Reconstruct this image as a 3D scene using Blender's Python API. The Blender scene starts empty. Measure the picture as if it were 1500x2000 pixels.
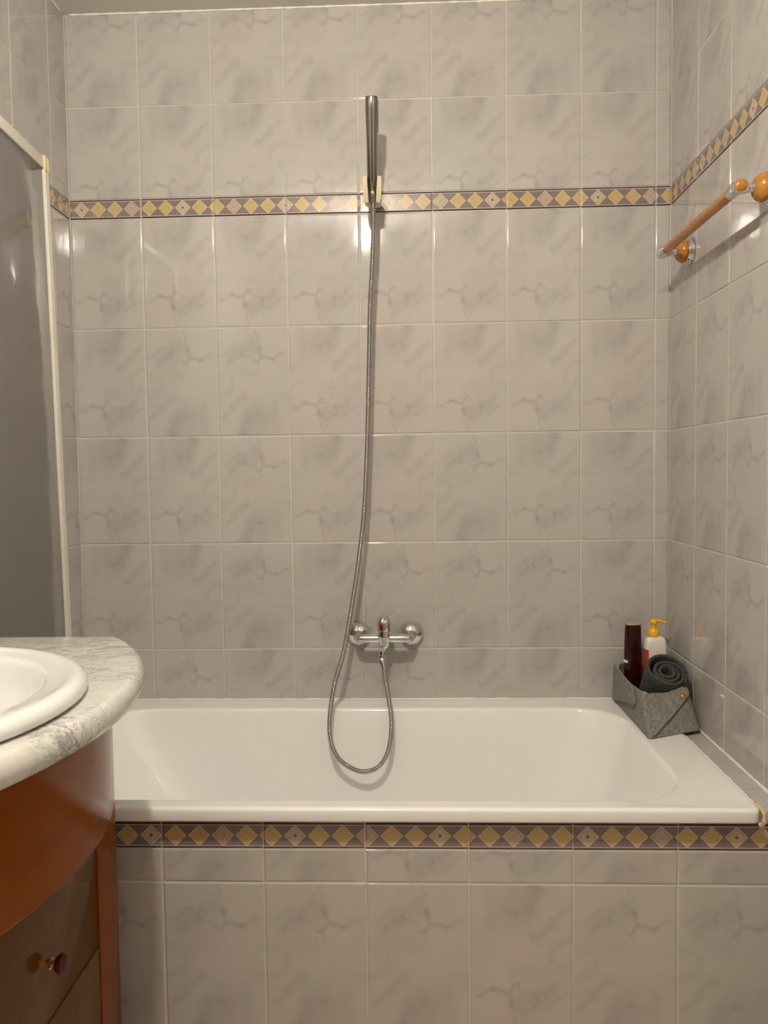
import bpy, bmesh, math, random
from mathutils import Vector, Matrix
random.seed(7)
scene = bpy.context.scene
COL = scene.collection

# ------------------------------------------------------------------ camera, world, light, exposure
cam_data = bpy.data.cameras.new('camera')
cam = bpy.data.objects.new('camera', cam_data)
COL.objects.link(cam)
RC = ((0.9992894802524667, -0.03617640404553608, 0.010573667627129003),
      (0.03555689090275494, 0.9979158347502437, 0.053848809309526555),
      (-0.012499686639450527, -0.053434581920871166, 0.9984931162951787))   # columns: right, forward, up
CAM = Vector((0.93712665, -2.18352391, 1.18096455))
m3 = Matrix(((RC[0][0], RC[0][2], -RC[0][1]), (RC[1][0], RC[1][2], -RC[1][1]), (RC[2][0], RC[2][2], -RC[2][1])))
cam.matrix_world = Matrix.Translation(CAM) @ m3.to_4x4()
cam_data.sensor_fit = 'HORIZONTAL'
cam_data.sensor_width = 36.0
cam_data.lens = 1537.4 / 1500.0 * 36.0
cam_data.clip_start = 0.02
scene.camera = cam
scene.view_settings.view_transform = 'Standard'
scene.view_settings.look = 'None'
scene.view_settings.gamma = 1.0
scene.view_settings.use_curve_mapping = False
scene.view_settings.exposure = 0.0
scene.cycles.adaptive_threshold = 0.02
scene.cycles.caustics_reflective = False
scene.cycles.caustics_refractive = False
world = bpy.data.worlds.new('world'); scene.world = world
world.use_nodes = True
world.node_tree.nodes['Background'].inputs[0].default_value = (1.0, 0.86, 0.68, 1)
world.node_tree.nodes['Background'].inputs[1].default_value = 0.02
LAMP_POS = Vector((0.728, -1.68, 2.312))
LAMP_COLOR = (1.0, 0.922, 0.782)
LAMP_STRENGTH = 1730.0

# ------------------------------------------------------------------ room measures (metres)
XL, XR = 0.0, 1.64
YF = -2.75                     # wall behind the photographer
ZC = 2.43
ROWS = dict(ceil=2.43, A=2.1820, T=1.9336, B=1.8812, C=1.5794, D=1.2800, E=0.9806, F=0.6812, tub=0.525)
YP = -0.693                    # tiled bath panel
RIM = 0.535

# ------------------------------------------------------------------ node helpers
class E:
    def __init__(s, nt, sock): s.nt, s.s = nt, sock
    def _m(s, op, *a):
        n = s.nt.nodes.new('ShaderNodeMath'); n.operation = op
        for i, x in enumerate((s,) + a):
            if isinstance(x, E): s.nt.links.new(x.s, n.inputs[i])
            else: n.inputs[i].default_value = x
        return E(s.nt, n.outputs[0])
    def __add__(s, o): return s._m('ADD', o)
    __radd__ = __add__
    def __mul__(s, o): return s._m('MULTIPLY', o)
    __rmul__ = __mul__
    def __sub__(s, o): return s._m('SUBTRACT', o)
    def __truediv__(s, o): return s._m('DIVIDE', o)
    def abs(s): return s._m('ABSOLUTE')
    def floor(s): return s._m('FLOOR')
    def lt(s, o): return s._m('LESS_THAN', o)
    def gt(s, o): return s._m('GREATER_THAN', o)
    def min(s, o): return s._m('MINIMUM', o)
    def max(s, o): return s._m('MAXIMUM', o)
    def mod(s, o): return s._m('FLOORED_MODULO', o)
    def pow(s, o): return s._m('POWER', o)
    def sin(s): return s._m('SINE')
    def sm(s, a, b, lo=0.0, hi=1.0):
        n = s.nt.nodes.new('ShaderNodeMapRange'); n.interpolation_type = 'SMOOTHSTEP'
        s.nt.links.new(s.s, n.inputs[0])
        for i, v in enumerate((a, b, lo, hi)): n.inputs[1 + i].default_value = v
        return E(s.nt, n.outputs[0])

def vmath(nt, op, a, b=None, scale=None):
    n = nt.nodes.new('ShaderNodeVectorMath'); n.operation = op
    for i, x in enumerate((a, b)):
        if x is None: continue
        if isinstance(x, E): nt.links.new(x.s, n.inputs[i])
        else: n.inputs[i].default_value = x
    if scale is not None:
        if isinstance(scale, E): nt.links.new(scale.s, n.inputs['Scale'])
        else: n.inputs['Scale'].default_value = scale
    return E(nt, n.outputs['Value'] if op in ('LENGTH', 'DOT_PRODUCT') else n.outputs[0])

def mixc(nt, f, a, b):
    n = nt.nodes.new('ShaderNodeMix'); n.data_type = 'RGBA'
    if isinstance(f, E): nt.links.new(f.s, n.inputs[0])
    else: n.inputs[0].default_value = f
    for i, x in ((6, a), (7, b)):
        if isinstance(x, E): nt.links.new(x.s, n.inputs[i])
        else: n.inputs[i].default_value = (*x, 1)
    return E(nt, n.outputs[2])

def noise(nt, vec, scale, detail=4, rough=0.55, dist=0.0, out=0):
    n = nt.nodes.new('ShaderNodeTexNoise')
    if vec is not None: nt.links.new(vec.s, n.inputs['Vector'])
    n.inputs['Scale'].default_value = scale; n.inputs['Detail'].default_value = detail
    n.inputs['Roughness'].default_value = rough; n.inputs['Distortion'].default_value = dist
    return E(nt, n.outputs[out])

def coord(nt, which):
    n = nt.nodes.new('ShaderNodeTexCoord'); return E(nt, n.outputs[which])
def sep(nt, v):
    n = nt.nodes.new('ShaderNodeSeparateXYZ'); nt.links.new(v.s, n.inputs[0])
    return tuple(E(nt, n.outputs[i]) for i in range(3))
def comb(nt, x, y, z=0.0):
    n = nt.nodes.new('ShaderNodeCombineXYZ')
    for i, v in enumerate((x, y, z)):
        if isinstance(v, E): nt.links.new(v.s, n.inputs[i])
        else: n.inputs[i].default_value = v
    return E(nt, n.outputs[0])
def bump(nt, h, strength, dist=0.001):
    n = nt.nodes.new('ShaderNodeBump'); n.inputs['Strength'].default_value = strength
    n.inputs['Distance'].default_value = dist
    nt.links.new(h.s, n.inputs['Height']); return E(nt, n.outputs[0])

def mat(name, color=(0.8, 0.8, 0.8), rough=0.5, metal=0.0, **kw):
    m = bpy.data.materials.new(name); m.use_nodes = True
    b = m.node_tree.nodes['Principled BSDF']
    b.inputs['Base Color'].default_value = (*color, 1)
    b.inputs['Roughness'].default_value = rough
    b.inputs['Metallic'].default_value = metal
    for k, v in kw.items():
        b.inputs[k.replace('_', ' ')].default_value = v
    return m
def setin(m, name, e):
    m.node_tree.links.new(e.s, m.node_tree.nodes['Principled BSDF'].inputs[name])

def srgb(r, g, b):
    f = lambda c: (c / 255 / 12.92) if c <= 10 else ((c / 255 + 0.055) / 1.055) ** 2.4
    return (f(r), f(g), f(b))

# ------------------------------------------------------------------ materials
def tile_material():
    m = mat('glazed_marbled_tile', rough=0.055)
    nt = m.node_tree
    uv = coord(nt, 'UV')
    info = nt.nodes.new('ShaderNodeObjectInfo'); rnd = E(nt, info.outputs['Random'])
    # metres inside the printed tile, x right, y down
    u, v, _ = sep(nt, uv)
    p0 = comb(nt, u * 0.2, (v * -1.0 + 1.0) * 0.3)
    warp = vmath(nt, 'SUBTRACT', noise(nt, p0, 28, 2, 0.5, 0, 1), (0.5, 0.5, 0.5))
    p = vmath(nt, 'ADD', p0, vmath(nt, 'SCALE', warp, scale=0.026))
    warp2 = vmath(nt, 'SUBTRACT', noise(nt, p0, 90, 2, 0.5, 0, 1), (0.5, 0.5, 0.5))
    p = vmath(nt, 'ADD', p, vmath(nt, 'SCALE', warp2, scale=0.005))
    W, Hh = 0.2, 0.3
    segs = [  # (u0,v0,u1,v1, width m, strength)
        (.10, .74, .22, .705, .0036, .80), (.22, .705, .385, .735, .0038, .95),
        (.385, .735, .43, .86, .0038, .85), (.43, .86, .455, .985, .0030, .6),
        (.385, .735, .46, .675, .0038, .85), (.46, .675, .42, .62, .0026, .4),
        (.46, .71, .63, .73, .0026, .42), (.63, .73, .64, .80, .0034, .45),
        (.58, .79, .67, .83, .0040, .45), (.67, .83, .95, .735, .0034, .36),
        (.73, .745, .86, .67, .0034, .38), (.86, .67, .93, .52, .0040, .30),
        (.63, .355, .80, .275, .0068, .72), (.80, .275, .94, .17, .0060, .62),
        (.02, .375, .25, .40, .0036, .28), (.05, .55, .17, .49, .0030, .25),
        (.16, .03, .20, .31, .0080, .42), (.67, .03, .60, .17, .0110, .58),
        (.66, .85, .70, .97, .0030, .22),
    ]
    tot = None
    for (a, b_, c, d, w, s_) in segs:
        A = (a * W, b_ * Hh, 0); D = ((c - a) * W, (d - b_) * Hh, 0)
        L2 = D[0] ** 2 + D[1] ** 2
        pa = vmath(nt, 'SUBTRACT', p, A)
        h = (vmath(nt, 'DOT_PRODUCT', pa, D) * (1.0 / L2)).max(0.0).min(1.0)
        dist = vmath(nt, 'LENGTH', vmath(nt, 'SUBTRACT', pa, vmath(nt, 'SCALE', D, scale=h)))
        k = dist.sm(0.0, w * 2.8, s_ * 0.88, 0.0)
        tot = k if tot is None else tot.max(k)
    cloud = noise(nt, p0, 13, 4, 0.6, 0.6)
    blot = vmath(nt, 'LENGTH', vmath(nt, 'MULTIPLY', vmath(nt, 'SUBTRACT', p, (0.085, 0.045, 0)), (1.0, 0.75, 0))).sm(0.01, 0.062, 0.72, 0.0)
    blot2 = vmath(nt, 'LENGTH', vmath(nt, 'MULTIPLY', vmath(nt, 'SUBTRACT', p, (0.15, 0.20, 0)), (1.0, 0.6, 0))).sm(0.01, 0.05, 0.25, 0.0)
    dark = (tot * 0.50 + blot * 0.42 + blot2 * 0.4 + cloud.sm(0.48, 0.72) * 0.32).min(1.0)
    # each tile its own slight tint, as fired
    tint = mixc(nt, rnd, (0.465, 0.448, 0.425), (0.490, 0.452, 0.432))
    tint = mixc(nt, noise(nt, p0, 9, 2, 0.5).sm(0.4, 0.65) * 0.5, tint, (0.448, 0.445, 0.420))
    col = mixc(nt, dark, tint, (0.275, 0.260, 0.252))
    setin(m, 'Base Color', col)
    geo = coord(nt, 'Object')
    setin(m, 'Normal', bump(nt, noise(nt, geo, 16, 2, 0.5), 0.06, 0.004))
    return m

def border_material():
    m = mat('printed_border_tile', rough=0.09)
    nt = m.node_tree
    u, v, _ = sep(nt, coord(nt, 'UV'))
    uvm = comb(nt, u, v)
    P = 0.0471
    s = u / P
    idx = (s + 0.5).floor()
    dx = (s - idx) * P
    dy = v - 0.0262
    d = dx.abs() + dy.abs()
    ty = idx.mod(6.0)
    isdot = ty.lt(0.5)
    issw = (ty - 3.0).abs().lt(0.5)
    n1 = noise(nt, uvm, 260, 3, 0.7); n2 = noise(nt, uvm, 900, 2, 0.7)
    bg = mixc(nt, n2.sm(0.35, 0.7), srgb(104, 92, 92), srgb(146, 132, 128))
    gold = mixc(nt, n1.sm(0.35, 0.65), srgb(176, 152, 98), srgb(196, 174, 122))
    stone = mixc(nt, n1.sm(0.35, 0.65), srgb(172, 158, 136), srgb(190, 174, 150))
    pink = mixc(nt, n1.sm(0.35, 0.65), srgb(166, 146, 130), srgb(182, 160, 144))
    fill = mixc(nt, isdot, mixc(nt, issw, gold, pink), stone)
    fill = mixc(nt, isdot * d.lt(0.0038), fill, srgb(112, 88, 88))
    fill = mixc(nt, (isdot + issw) * d.gt(0.0095) * d.lt(0.0112), fill, srgb(194, 180, 156))
    light = srgb(194, 180, 156)
    c = mixc(nt, d.lt(0.0222), bg, light)
    c = mixc(nt, d.lt(0.0198), c, fill)
    ady = dy.abs()
    c = mixc(nt, ady.gt(0.0202), c, light)
    c = mixc(nt, ady.gt(0.0217), c, srgb(120, 108, 106))
    c = mixc(nt, ady.gt(0.0232), c, srgb(62, 50, 52))
    setin(m, 'Base Color', c)
    return m

def grid_tile_material(name, tw, th, base, lines, rough=0.12):
    m = mat(name, rough=rough); nt = m.node_tree
    x, y, z = sep(nt, coord(nt, 'Object'))
    a = (x + y) / tw
    b = z / th if th else (x - y) / tw
    fa = (a - a.floor()); fb = (b - b.floor())
    line = fa.lt(0.012).max(fb.lt(0.012))
    cl = noise(nt, coord(nt, 'Object'), 11, 4, 0.55, 0.5)
    setin(m, 'Base Color', mixc(nt, line, mixc(nt, cl.sm(0.42, 0.75), base, tuple(c * 0.84 for c in base)), lines))
    return m

def cherry_material(name, c1, c2, rough=0.16):
    m = mat(name, rough=rough, Specular_IOR_Level=0.16); nt = m.node_tree
    o = coord(nt, 'Object'); x, y, z = sep(nt, o)
    g = noise(nt, comb(nt, x * 3.0, y * 2.0, z * 5.0), 3.0, 3, 0.5, 0.3)
    setin(m, 'Base Color', mixc(nt, g.sm(0.35, 0.7), c1, c2))
    return m

def marble_material():
    m = mat('white_marble', rough=0.12); nt = m.node_tree
    o = coord(nt, 'Object'); x, y, z = sep(nt, o)
    st = comb(nt, x * 0.8 + y * 0.35, y * 1.9 - x * 0.5, z * 1.6)
    n1 = noise(nt, st, 7, 6, 0.62, 2.2); n2 = noise(nt, st, 26, 5, 0.6, 1.6); n3 = noise(nt, o, 3.2, 3, 0.5, 1.0)
    v1 = (n1 - 0.5).abs().sm(0.0, 0.045, 0.9, 0.0)
    v2 = (n2 - 0.5).abs().sm(0.0, 0.05, 0.5, 0.0)
    k = (v1 * n3.sm(0.30, 0.58) * 0.85 + v2 * n3.sm(0.22, 0.52) * 1.1 + n2.sm(0.48, 0.72) * 0.30 + n3.sm(0.5, 0.8) * 0.12).min(1.0)
    setin(m, 'Base Color', mixc(nt, k, (0.63, 0.62, 0.585), (0.25, 0.25, 0.235)))
    return m

def felt_material():
    m = mat('grey_felt', rough=0.95); nt = m.node_tree
    o = coord(nt, 'Object')
    n1 = noise(nt, o, 120, 5, 0.7, 0.4); n2 = noise(nt, o, 900, 2, 0.7)
    setin(m, 'Base Color', mixc(nt, (n1 * 0.75 + n2 * 0.25).sm(0.36, 0.66), (0.15, 0.142, 0.127), (0.275, 0.262, 0.235)))
    setin(m, 'Normal', bump(nt, n2, 0.5, 0.001))
    return m

def towel_material():
    m = mat('charcoal_towel', rough=1.0); nt = m.node_tree
    u, v, _ = sep(nt, coord(nt, 'UV'))
    w = ((u * 900.0).sin() * (v * 900.0).sin())
    setin(m, 'Base Color', mixc(nt, w.sm(-0.8, 0.9), (0.022, 0.022, 0.023), (0.085, 0.083, 0.081)))
    setin(m, 'Normal', bump(nt, w, 0.6, 0.002))
    return m

def acrylic_material():
    m = mat('smoky_textured_acrylic', color=(0.178, 0.168, 0.157), rough=0.09, Specular_IOR_Level=0.32); nt = m.node_tree
    o = coord(nt, 'Object')
    n1 = noise(nt, o, 9, 2, 0.5); n2 = noise(nt, o, 240, 2, 0.5)
    setin(m, 'Normal', bump(nt, n1 * 1.0 + n2 * 0.004, 0.22, 0.012))
    return m

def honey_wood():
    m = mat('honey_wood', rough=0.25, Specular_IOR_Level=0.4); nt = m.node_tree
    x, y, z = sep(nt, coord(nt, 'Object'))
    g = noise(nt, comb(nt, x * 40, y * 5, z * 40), 3, 4, 0.6, 0.4)
    setin(m, 'Base Color', mixc(nt, g.sm(0.35, 0.7), (0.37, 0.155, 0.026), (0.47, 0.215, 0.042)))
    return m

def enamel(name, color, rough=0.08):
    return mat(name, color=color, rough=rough, Coat_Weight=0.3, Coat_Roughness=0.04)

M = dict(
    tile=tile_material(), border=border_material(),
    grout=mat('grout', (0.60, 0.56, 0.51), 0.6),
    ceil=mat('ceiling_paint', (0.70, 0.67, 0.64), 0.9),
    gridwall=grid_tile_material('far_wall_tile', 0.2, 0.3, (0.56, 0.54, 0.51), (0.62, 0.59, 0.54)),
    doorwall=mat('warm_brown_wall', (0.34, 0.27, 0.21), 0.6),
    floor=grid_tile_material('floor_tile', 0.3, 0, (0.66, 0.56, 0.47), (0.5, 0.44, 0.38), 0.3),
    tub=enamel('bath_enamel', (0.87, 0.872, 0.86)),
    ceramic=enamel('white_ceramic', (0.76, 0.762, 0.755)),
    chrome=mat('chrome', (0.70, 0.70, 0.70), 0.05, 1.0),
    steel=mat('brushed_steel', (0.32, 0.30, 0.29), 0.14, 1.0),
    hose=mat('hose_metal', (0.46, 0.45, 0.44), 0.16, 1.0),
    dark=mat('dark_rubber', (0.03, 0.03, 0.03), 0.5),
    cream=mat('aged_cream_plastic', srgb(216, 204, 165), 0.35),
    wood=honey_wood(),
    cherry=cherry_material('cherry_lacquer', (0.185, 0.042, 0.0003), (0.205, 0.052, 0.0005)),
    cherry_front=cherry_material('brown_lacquer', (0.105, 0.038, 0.001), (0.115, 0.044, 0.0015), 0.10),  # drawer lacquer coloured darker for the shade below the apron
    knobwood=mat('dark_knob_wood', (0.085, 0.012, 0.003), 0.25, Specular_IOR_Level=0.3),
    brass=mat('brass', (0.80, 0.57, 0.20), 0.22, 1.0),
    marble=marble_material(), felt=felt_material(), towel=towel_material(),
    acrylic=acrylic_material(),
    profile=mat('white_profile', (0.74, 0.70, 0.63), 0.3),
    capcream=mat('cream_cap', srgb(224, 212, 168), 0.4),
    sealant=mat('white_sealant', (0.82, 0.79, 0.72), 0.35),
    oldseal=mat('yellowed_sealant', srgb(204, 184, 140), 0.5),
    bottle=mat('brown_bottle', (0.022, 0.004, 0.002), 0.18, Specular_IOR_Level=0.35),
    bottletop=mat('bottle_end', (0.42, 0.27, 0.13), 0.35),
    white=mat('white_plastic', (0.80, 0.775, 0.73), 0.3),
    yellow=mat('yellow_plastic', (0.86, 0.46, 0.012), 0.3),
    red=mat('red_label', (0.45, 0.05, 0.015), 0.35),
    reddot=mat('red_dot', (0.5, 0.02, 0.02), 0.3),
    gap=mat('dark_gap', (0.02, 0.012, 0.008), 0.8),
)
mb = mat('lamp_bulb', (1, 1, 1)); _b = mb.node_tree.nodes['Principled BSDF']
_b.inputs['Emission Color'].default_value = (*LAMP_COLOR, 1); _b.inputs['Emission Strength'].default_value = LAMP_STRENGTH
M['bulb'] = mb

# ------------------------------------------------------------------ mesh helpers
def link(name, me, material=None, parent=None, loc=None):
    o = bpy.data.objects.new(name, me); COL.objects.link(o)
    if material and me is not None and len(me.materials) == 0: me.materials.append(material)
    if parent is not None: o.parent = parent
    if loc is not None: o.location = loc
    return o
def tag(o, label, cat=None, group=None, kind=None):
    o['label'] = label
    if cat: o['category'] = cat
    if group: o['group'] = group
    if kind: o['kind'] = kind
    return o
def thing(name, label, cat, loc=(0, 0, 0)):
    o = bpy.data.objects.new(name, None); COL.objects.link(o); o.location = loc
    o.empty_display_size = 0.05
    return tag(o, label, cat)
def bm_obj(name, bm, material, parent=None, smooth=True, origin=None, angle=None):
    bmesh.ops.recalc_face_normals(bm, faces=bm.faces)
    if origin is not None:
        bmesh.ops.translate(bm, verts=bm.verts, vec=-Vector(origin))
    me = bpy.data.meshes.new(name); bm.to_mesh(me); bm.free()
    if smooth:
        me.polygons.foreach_set('use_smooth', [True] * len(me.polygons))
        if angle: me.set_sharp_from_angle(angle=math.radians(angle))
    o = link(name, me, material, parent)
    if origin is not None: o.location = origin
    return o
def pyobj(name, verts, faces, material, parent=None, smooth=True, angle=None):
    me = bpy.data.meshes.new(name); me.from_pydata([tuple(v) for v in verts], [], faces); me.update()
    bm = bmesh.new(); bm.from_mesh(me); bpy.data.meshes.remove(me)
    return bm_obj(name, bm, material, parent, smooth, angle=angle)
def box(bm, lo, hi, bev=0.0, seg=2):
    r = bmesh.ops.create_cube(bm, size=1.0)
    vs = r['verts']
    c = [(a + b) / 2 for a, b in zip(lo, hi)]; s = [b - a for a, b in zip(lo, hi)]
    for v in vs: v.co = Vector((c[i] + v.co[i] * s[i] for i in range(3)))
    if bev > 0:
        es = list({e for v in vs for e in v.link_edges})
        bmesh.ops.bevel(bm, geom=es, offset=bev, segments=seg, profile=0.5, affect='EDGES')
def boxobj(name, lo, hi, material, parent=None, bev=0.0, seg=2):
    bm = bmesh.new(); box(bm, lo, hi, bev, seg)
    return bm_obj(name, bm, material, parent, smooth=bev > 0, angle=40 if bev > 0 else None)
def frame_of(d):
    d = Vector(d).normalized()
    up = Vector((0, 0, 1)) if abs(d.z) < 0.95 else Vector((1, 0, 0))
    a = up.cross(d).normalized(); b = d.cross(a)
    return a, b, d
def lathe(bm, base, axis, prof, n=32, sx=1.0, sy=1.0):
    """prof: list of (radius, height along axis)"""
    a, b, d = frame_of(axis); base = Vector(base)
    rings = []
    for r, h in prof:
        if r < 1e-6: rings.append([bm.verts.new(base + d * h)])
        else: rings.append([bm.verts.new(base + d * h + a * (r * sx * math.cos(2 * math.pi * i / n)) + b * (r * sy * math.sin(2 * math.pi * i / n))) for i in range(n)])
    for p, q in zip(rings, rings[1:]):
        for i in range(n):
            j = (i + 1) % n
            if len(p) == 1 and len(q) == 1: continue
            if len(p) == 1: bm.faces.new((p[0], q[i], q[j]))
            elif len(q) == 1: bm.faces.new((p[i], p[j], q[0]))
            else: bm.faces.new((p[i], p[j], q[j], q[i]))
    for ring in (rings[0], rings[-1]):
        if len(ring) > 1: bm.faces.new(ring)
def latheobj(name, base, axis, prof, material, parent=None, n=32, sx=1.0, sy=1.0, angle=35):
    bm = bmesh.new(); lathe(bm, base, axis, prof, n, sx, sy)
    return bm_obj(name, bm, material, parent, angle=angle)
def catmull(pts, per):
    P = [Vector(p) for p in pts]; out = []
    for i in range(len(P) - 1):
        p0 = P[max(i - 1, 0)]; p1 = P[i]; p2 = P[i + 1]; p3 = P[min(i + 2, len(P) - 1)]
        for k in range(per):
            t = k / per
            out.append(0.5 * ((2 * p1) + (p2 - p0) * t + (2 * p0 - 5 * p1 + 4 * p2 - p3) * t * t + (3 * p1 - p0 - 3 * p2 + p3) * t ** 3))
    out.append(P[-1]); return out
def resample(pts, step):
    out = [pts[0].copy()]; acc = 0.0
    for a, b in zip(pts, pts[1:]):
        L = (b - a).length
        while acc + L >= step:
            t = (step - acc) / L; a = a + (b - a) * t; out.append(a.copy()); L = (b - a).length; acc = 0.0
        acc += L
    return out
def tube(bm, pts, rad, n=12, cap=True):
    """parallel-transport tube; rad number or function(i)"""
    t0 = (pts[1] - pts[0]).normalized(); a, b, _ = frame_of(t0); rings = []
    for i, p in enumerate(pts):
        t = (pts[min(i + 1, len(pts) - 1)] - pts[max(i - 1, 0)]).normalized()
        a = (a - t * a.dot(t)).normalized(); b = t.cross(a)
        r = rad(i) if callable(rad) else rad
        rings.append([bm.verts.new(p + a * (r * math.cos(2 * math.pi * k / n)) + b * (r * math.sin(2 * math.pi * k / n))) for k in range(n)])
    for p, q in zip(rings, rings[1:]):
        for k in range(n): bm.faces.new((p[k], p[(k + 1) % n], q[(k + 1) % n], q[k]))
    if cap: bm.faces.new(rings[0]); bm.faces.new(rings[-1])
def tubeobj(name, pts, rad, material, parent=None, n=12):
    bm = bmesh.new(); tube(bm, [Vector(p) for p in pts], rad, n)
    return bm_obj(name, bm, material, parent, angle=50)

# ------------------------------------------------------------------ tiles
GAP = 0.0022
_tile_cache = {}
def tile_mesh(w, h, uv, material, thick=0.007):
    """tile lying in local xy, front at z=0; uv=(u0,v0,u1,v1) at the corners"""
    key = (round(w, 4), round(h, 4), tuple(round(x, 4) for x in uv), material.name)
    if key in _tile_cache: return _tile_cache[key]
    rings = [(0.0042, 0.0, 0), (0.0013, -0.00025, 22), (0.0, -0.0011, 70), (0.0, -thick, 90)]
    verts, normals = [], []
    for ins, z, ang in rings:
        for sx, sy in ((0, 0), (1, 0), (1, 1), (0, 1)):
            verts.append((ins if sx == 0 else w - ins, ins if sy == 0 else h - ins, z))
            nx, ny = (1 if sx else -1), (1 if sy else -1)
            sa = math.sin(math.radians(ang)); ca = math.cos(math.radians(ang))
            normals.append(Vector((nx * sa * 0.7071, ny * sa * 0.7071, ca)).normalized())
    faces = [(0, 1, 2, 3)]
    for r in range(3):
        for k in range(4):
            a = r * 4 + k; b = r * 4 + (k + 1) % 4
            faces.append((a, a + 4, b + 4, b))
    me = bpy.data.meshes.new('tile'); me.from_pydata(verts, [], faces); me.update()
    ul = me.uv_layers.new(name='UVMap')
    u0, v0, u1, v1 = uv
    for L in me.loops:
        x, y, _ = verts[L.vertex_index]
        ul.data[L.index].uv = (u0 + (u1 - u0) * x / w, v0 + (v1 - v0) * y / h)
    me.polygons.foreach_set('use_smooth', [True] * len(me.polygons))
    # edge rows get normals across the edge only, so the bevel catches light along its length
    ln = []
    for p in me.polygons:
        fi = p.index
        for li in p.loop_indices:
            vi = me.loops[li].vertex_index
            ring = vi // 4; ang = math.radians(rings[ring][2])
            if fi == 0: ln.append(Vector((0, 0, 1))); continue
            side = (fi - 1) % 4
            d = (Vector((0, -1, 0)), Vector((1, 0, 0)), Vector((0, 1, 0)), Vector((-1, 0, 0)))[side]
            ln.append((d * math.sin(ang) + Vector((0, 0, math.cos(ang)))).normalized())
    me.normals_split_custom_set(ln)
    me.materials.append(material)
    _tile_cache[key] = me
    return me
AX = dict(back=((1, 0, 0), (0, 0, 1), (0, -1, 0)), right=((0, -1, 0), (0, 0, 1), (-1, 0, 0)),
          left=((0, 1, 0), (0, 0, 1), (1, 0, 0)), top=((1, 0, 0), (0, 1, 0), (0, 0, 1)))
def put_tile(name, me, face, origin, parent, jitter=True):
    x, y, z = AX[face]
    mm = Matrix((x, y, z)).transposed()
    o = link(name, me, None, parent)
    j = Matrix.Rotation(random.gauss(0, 0.0016), 3, 'X') @ Matrix.Rotation(random.gauss(0, 0.0016), 3, 'Y') if jitter else Matrix.Identity(3)
    o.matrix_world = Matrix.Translation(Vector(origin)) @ (mm @ j).to_4x4()
    return o
def full_uv(rot, u0=0.0, u1=1.0, v0=0.0, v1=1.0):
    return (1 - u0, 1 - v0, 1 - u1, 1 - v1) if rot else (u0, v0, u1, v1)

def place_wall_tile(parent, face, name, s0, s1, z0, z1, rot, u=(0, 1), v=(0, 1), plane=0.0):
    """s runs along local x of that face; returns the tile object"""
    w = s1 - s0 - GAP; h = z1 - z0 - GAP
    me = tile_mesh(w, h, full_uv(rot, u[0], u[1], v[0], v[1]), M['tile'])
    s = s0 + GAP / 2; z = z0 + GAP / 2
    org = dict(back=(s, plane, z), right=(plane, -s, z), left=(plane, s, z))[face]
    return put_tile(name, me, face, org, parent)
def place_border(parent, face, s0, s1, z0, u_dot, plane=0.0, h=0.0524):
    w = s1 - s0 - GAP * 0.6
    me = tile_mesh(w, h - 0.0006, (s0 - u_dot, 0.0, s1 - u_dot, 0.0524), M['border'])
    s = s0 + GAP * 0.3; z = z0 + 0.0003
    org = dict(back=(s, plane, z), right=(plane, -s, z), left=(plane, s, z))[face]
    return put_tile('border_tile', me, face, org, parent)

TP = 0.2994
ROWDEF = [('ceil', 'A'), ('A', 'T'), ('B', 'C'), ('C', 'D'), ('D', 'E'), ('E', 'F'), ('F', 'tub')]
def vrange(r, h):
    # part of the print that shows on a cut tile
    if r == 0: return (0.0, h / TP)                 # cut along its upper edge
    if r in (1, 6): return (1 - h / TP, 1.0)        # cut along its lower edge
    return (0.0, 1.0)

# ------------------------------------------------------------------ structure
def slab(name, lo, hi, material, label, cat='wall'):
    o = boxobj(name, lo, hi, material)
    return tag(o, label, cat, kind='structure')
TH = 0.008   # tile front stands this far in front of the slab
TD = 0.0012  # grout lies this far behind the tile front
wall_back = slab('wall_back', (-0.10, TD, -0.05), (1.74, 0.10, ZC + 0.05), M['grout'], 'marbled tile wall above the back edge of the bathtub')
def side_wall(name, x0, x1, label, split):
    bm = bmesh.new()
    box(bm, (x0, split, -0.05), (x1, 0.0, ZC + 0.05)); n1 = len(bm.faces)
    box(bm, (x0, YF - 0.1, -0.05), (x1, split, ZC + 0.05))
    bm.faces.ensure_lookup_table()
    for i, f in enumerate(bm.faces): f.material_index = 0 if i < n1 else 1
    me = bpy.data.meshes.new(name); bm.to_mesh(me); bm.free()
    me.materials.append(M['grout']); me.materials.append(M['gridwall'])
    o = link(name, me); return tag(o, label, 'wall', kind='structure')
wall_right = side_wall('wall_right', XR + TD, XR + 0.1, 'tiled side wall on the right carrying the towel rail', -1.199)
wall_left = side_wall('wall_left', XL - 0.1, XL - TD, 'tiled side wall on the left behind the shower screen', -1.505)
wall_front = slab('wall_front', (-0.10, YF - 0.1, -0.05), (1.74, YF, ZC + 0.05), M['doorwall'], 'tiled wall behind the photographer')
floor = slab('floor', (-0.10, YF - 0.1, -0.1), (1.74, 0.1, 0.0), M['floor'], 'tiled bathroom floor below the frame', 'floor')
ceiling = slab('ceiling', (-0.10, YF - 0.1, ZC), (1.74, 0.1, ZC + 0.1), M['ceil'], 'plain pale ceiling above the tiled walls', 'ceiling')

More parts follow.
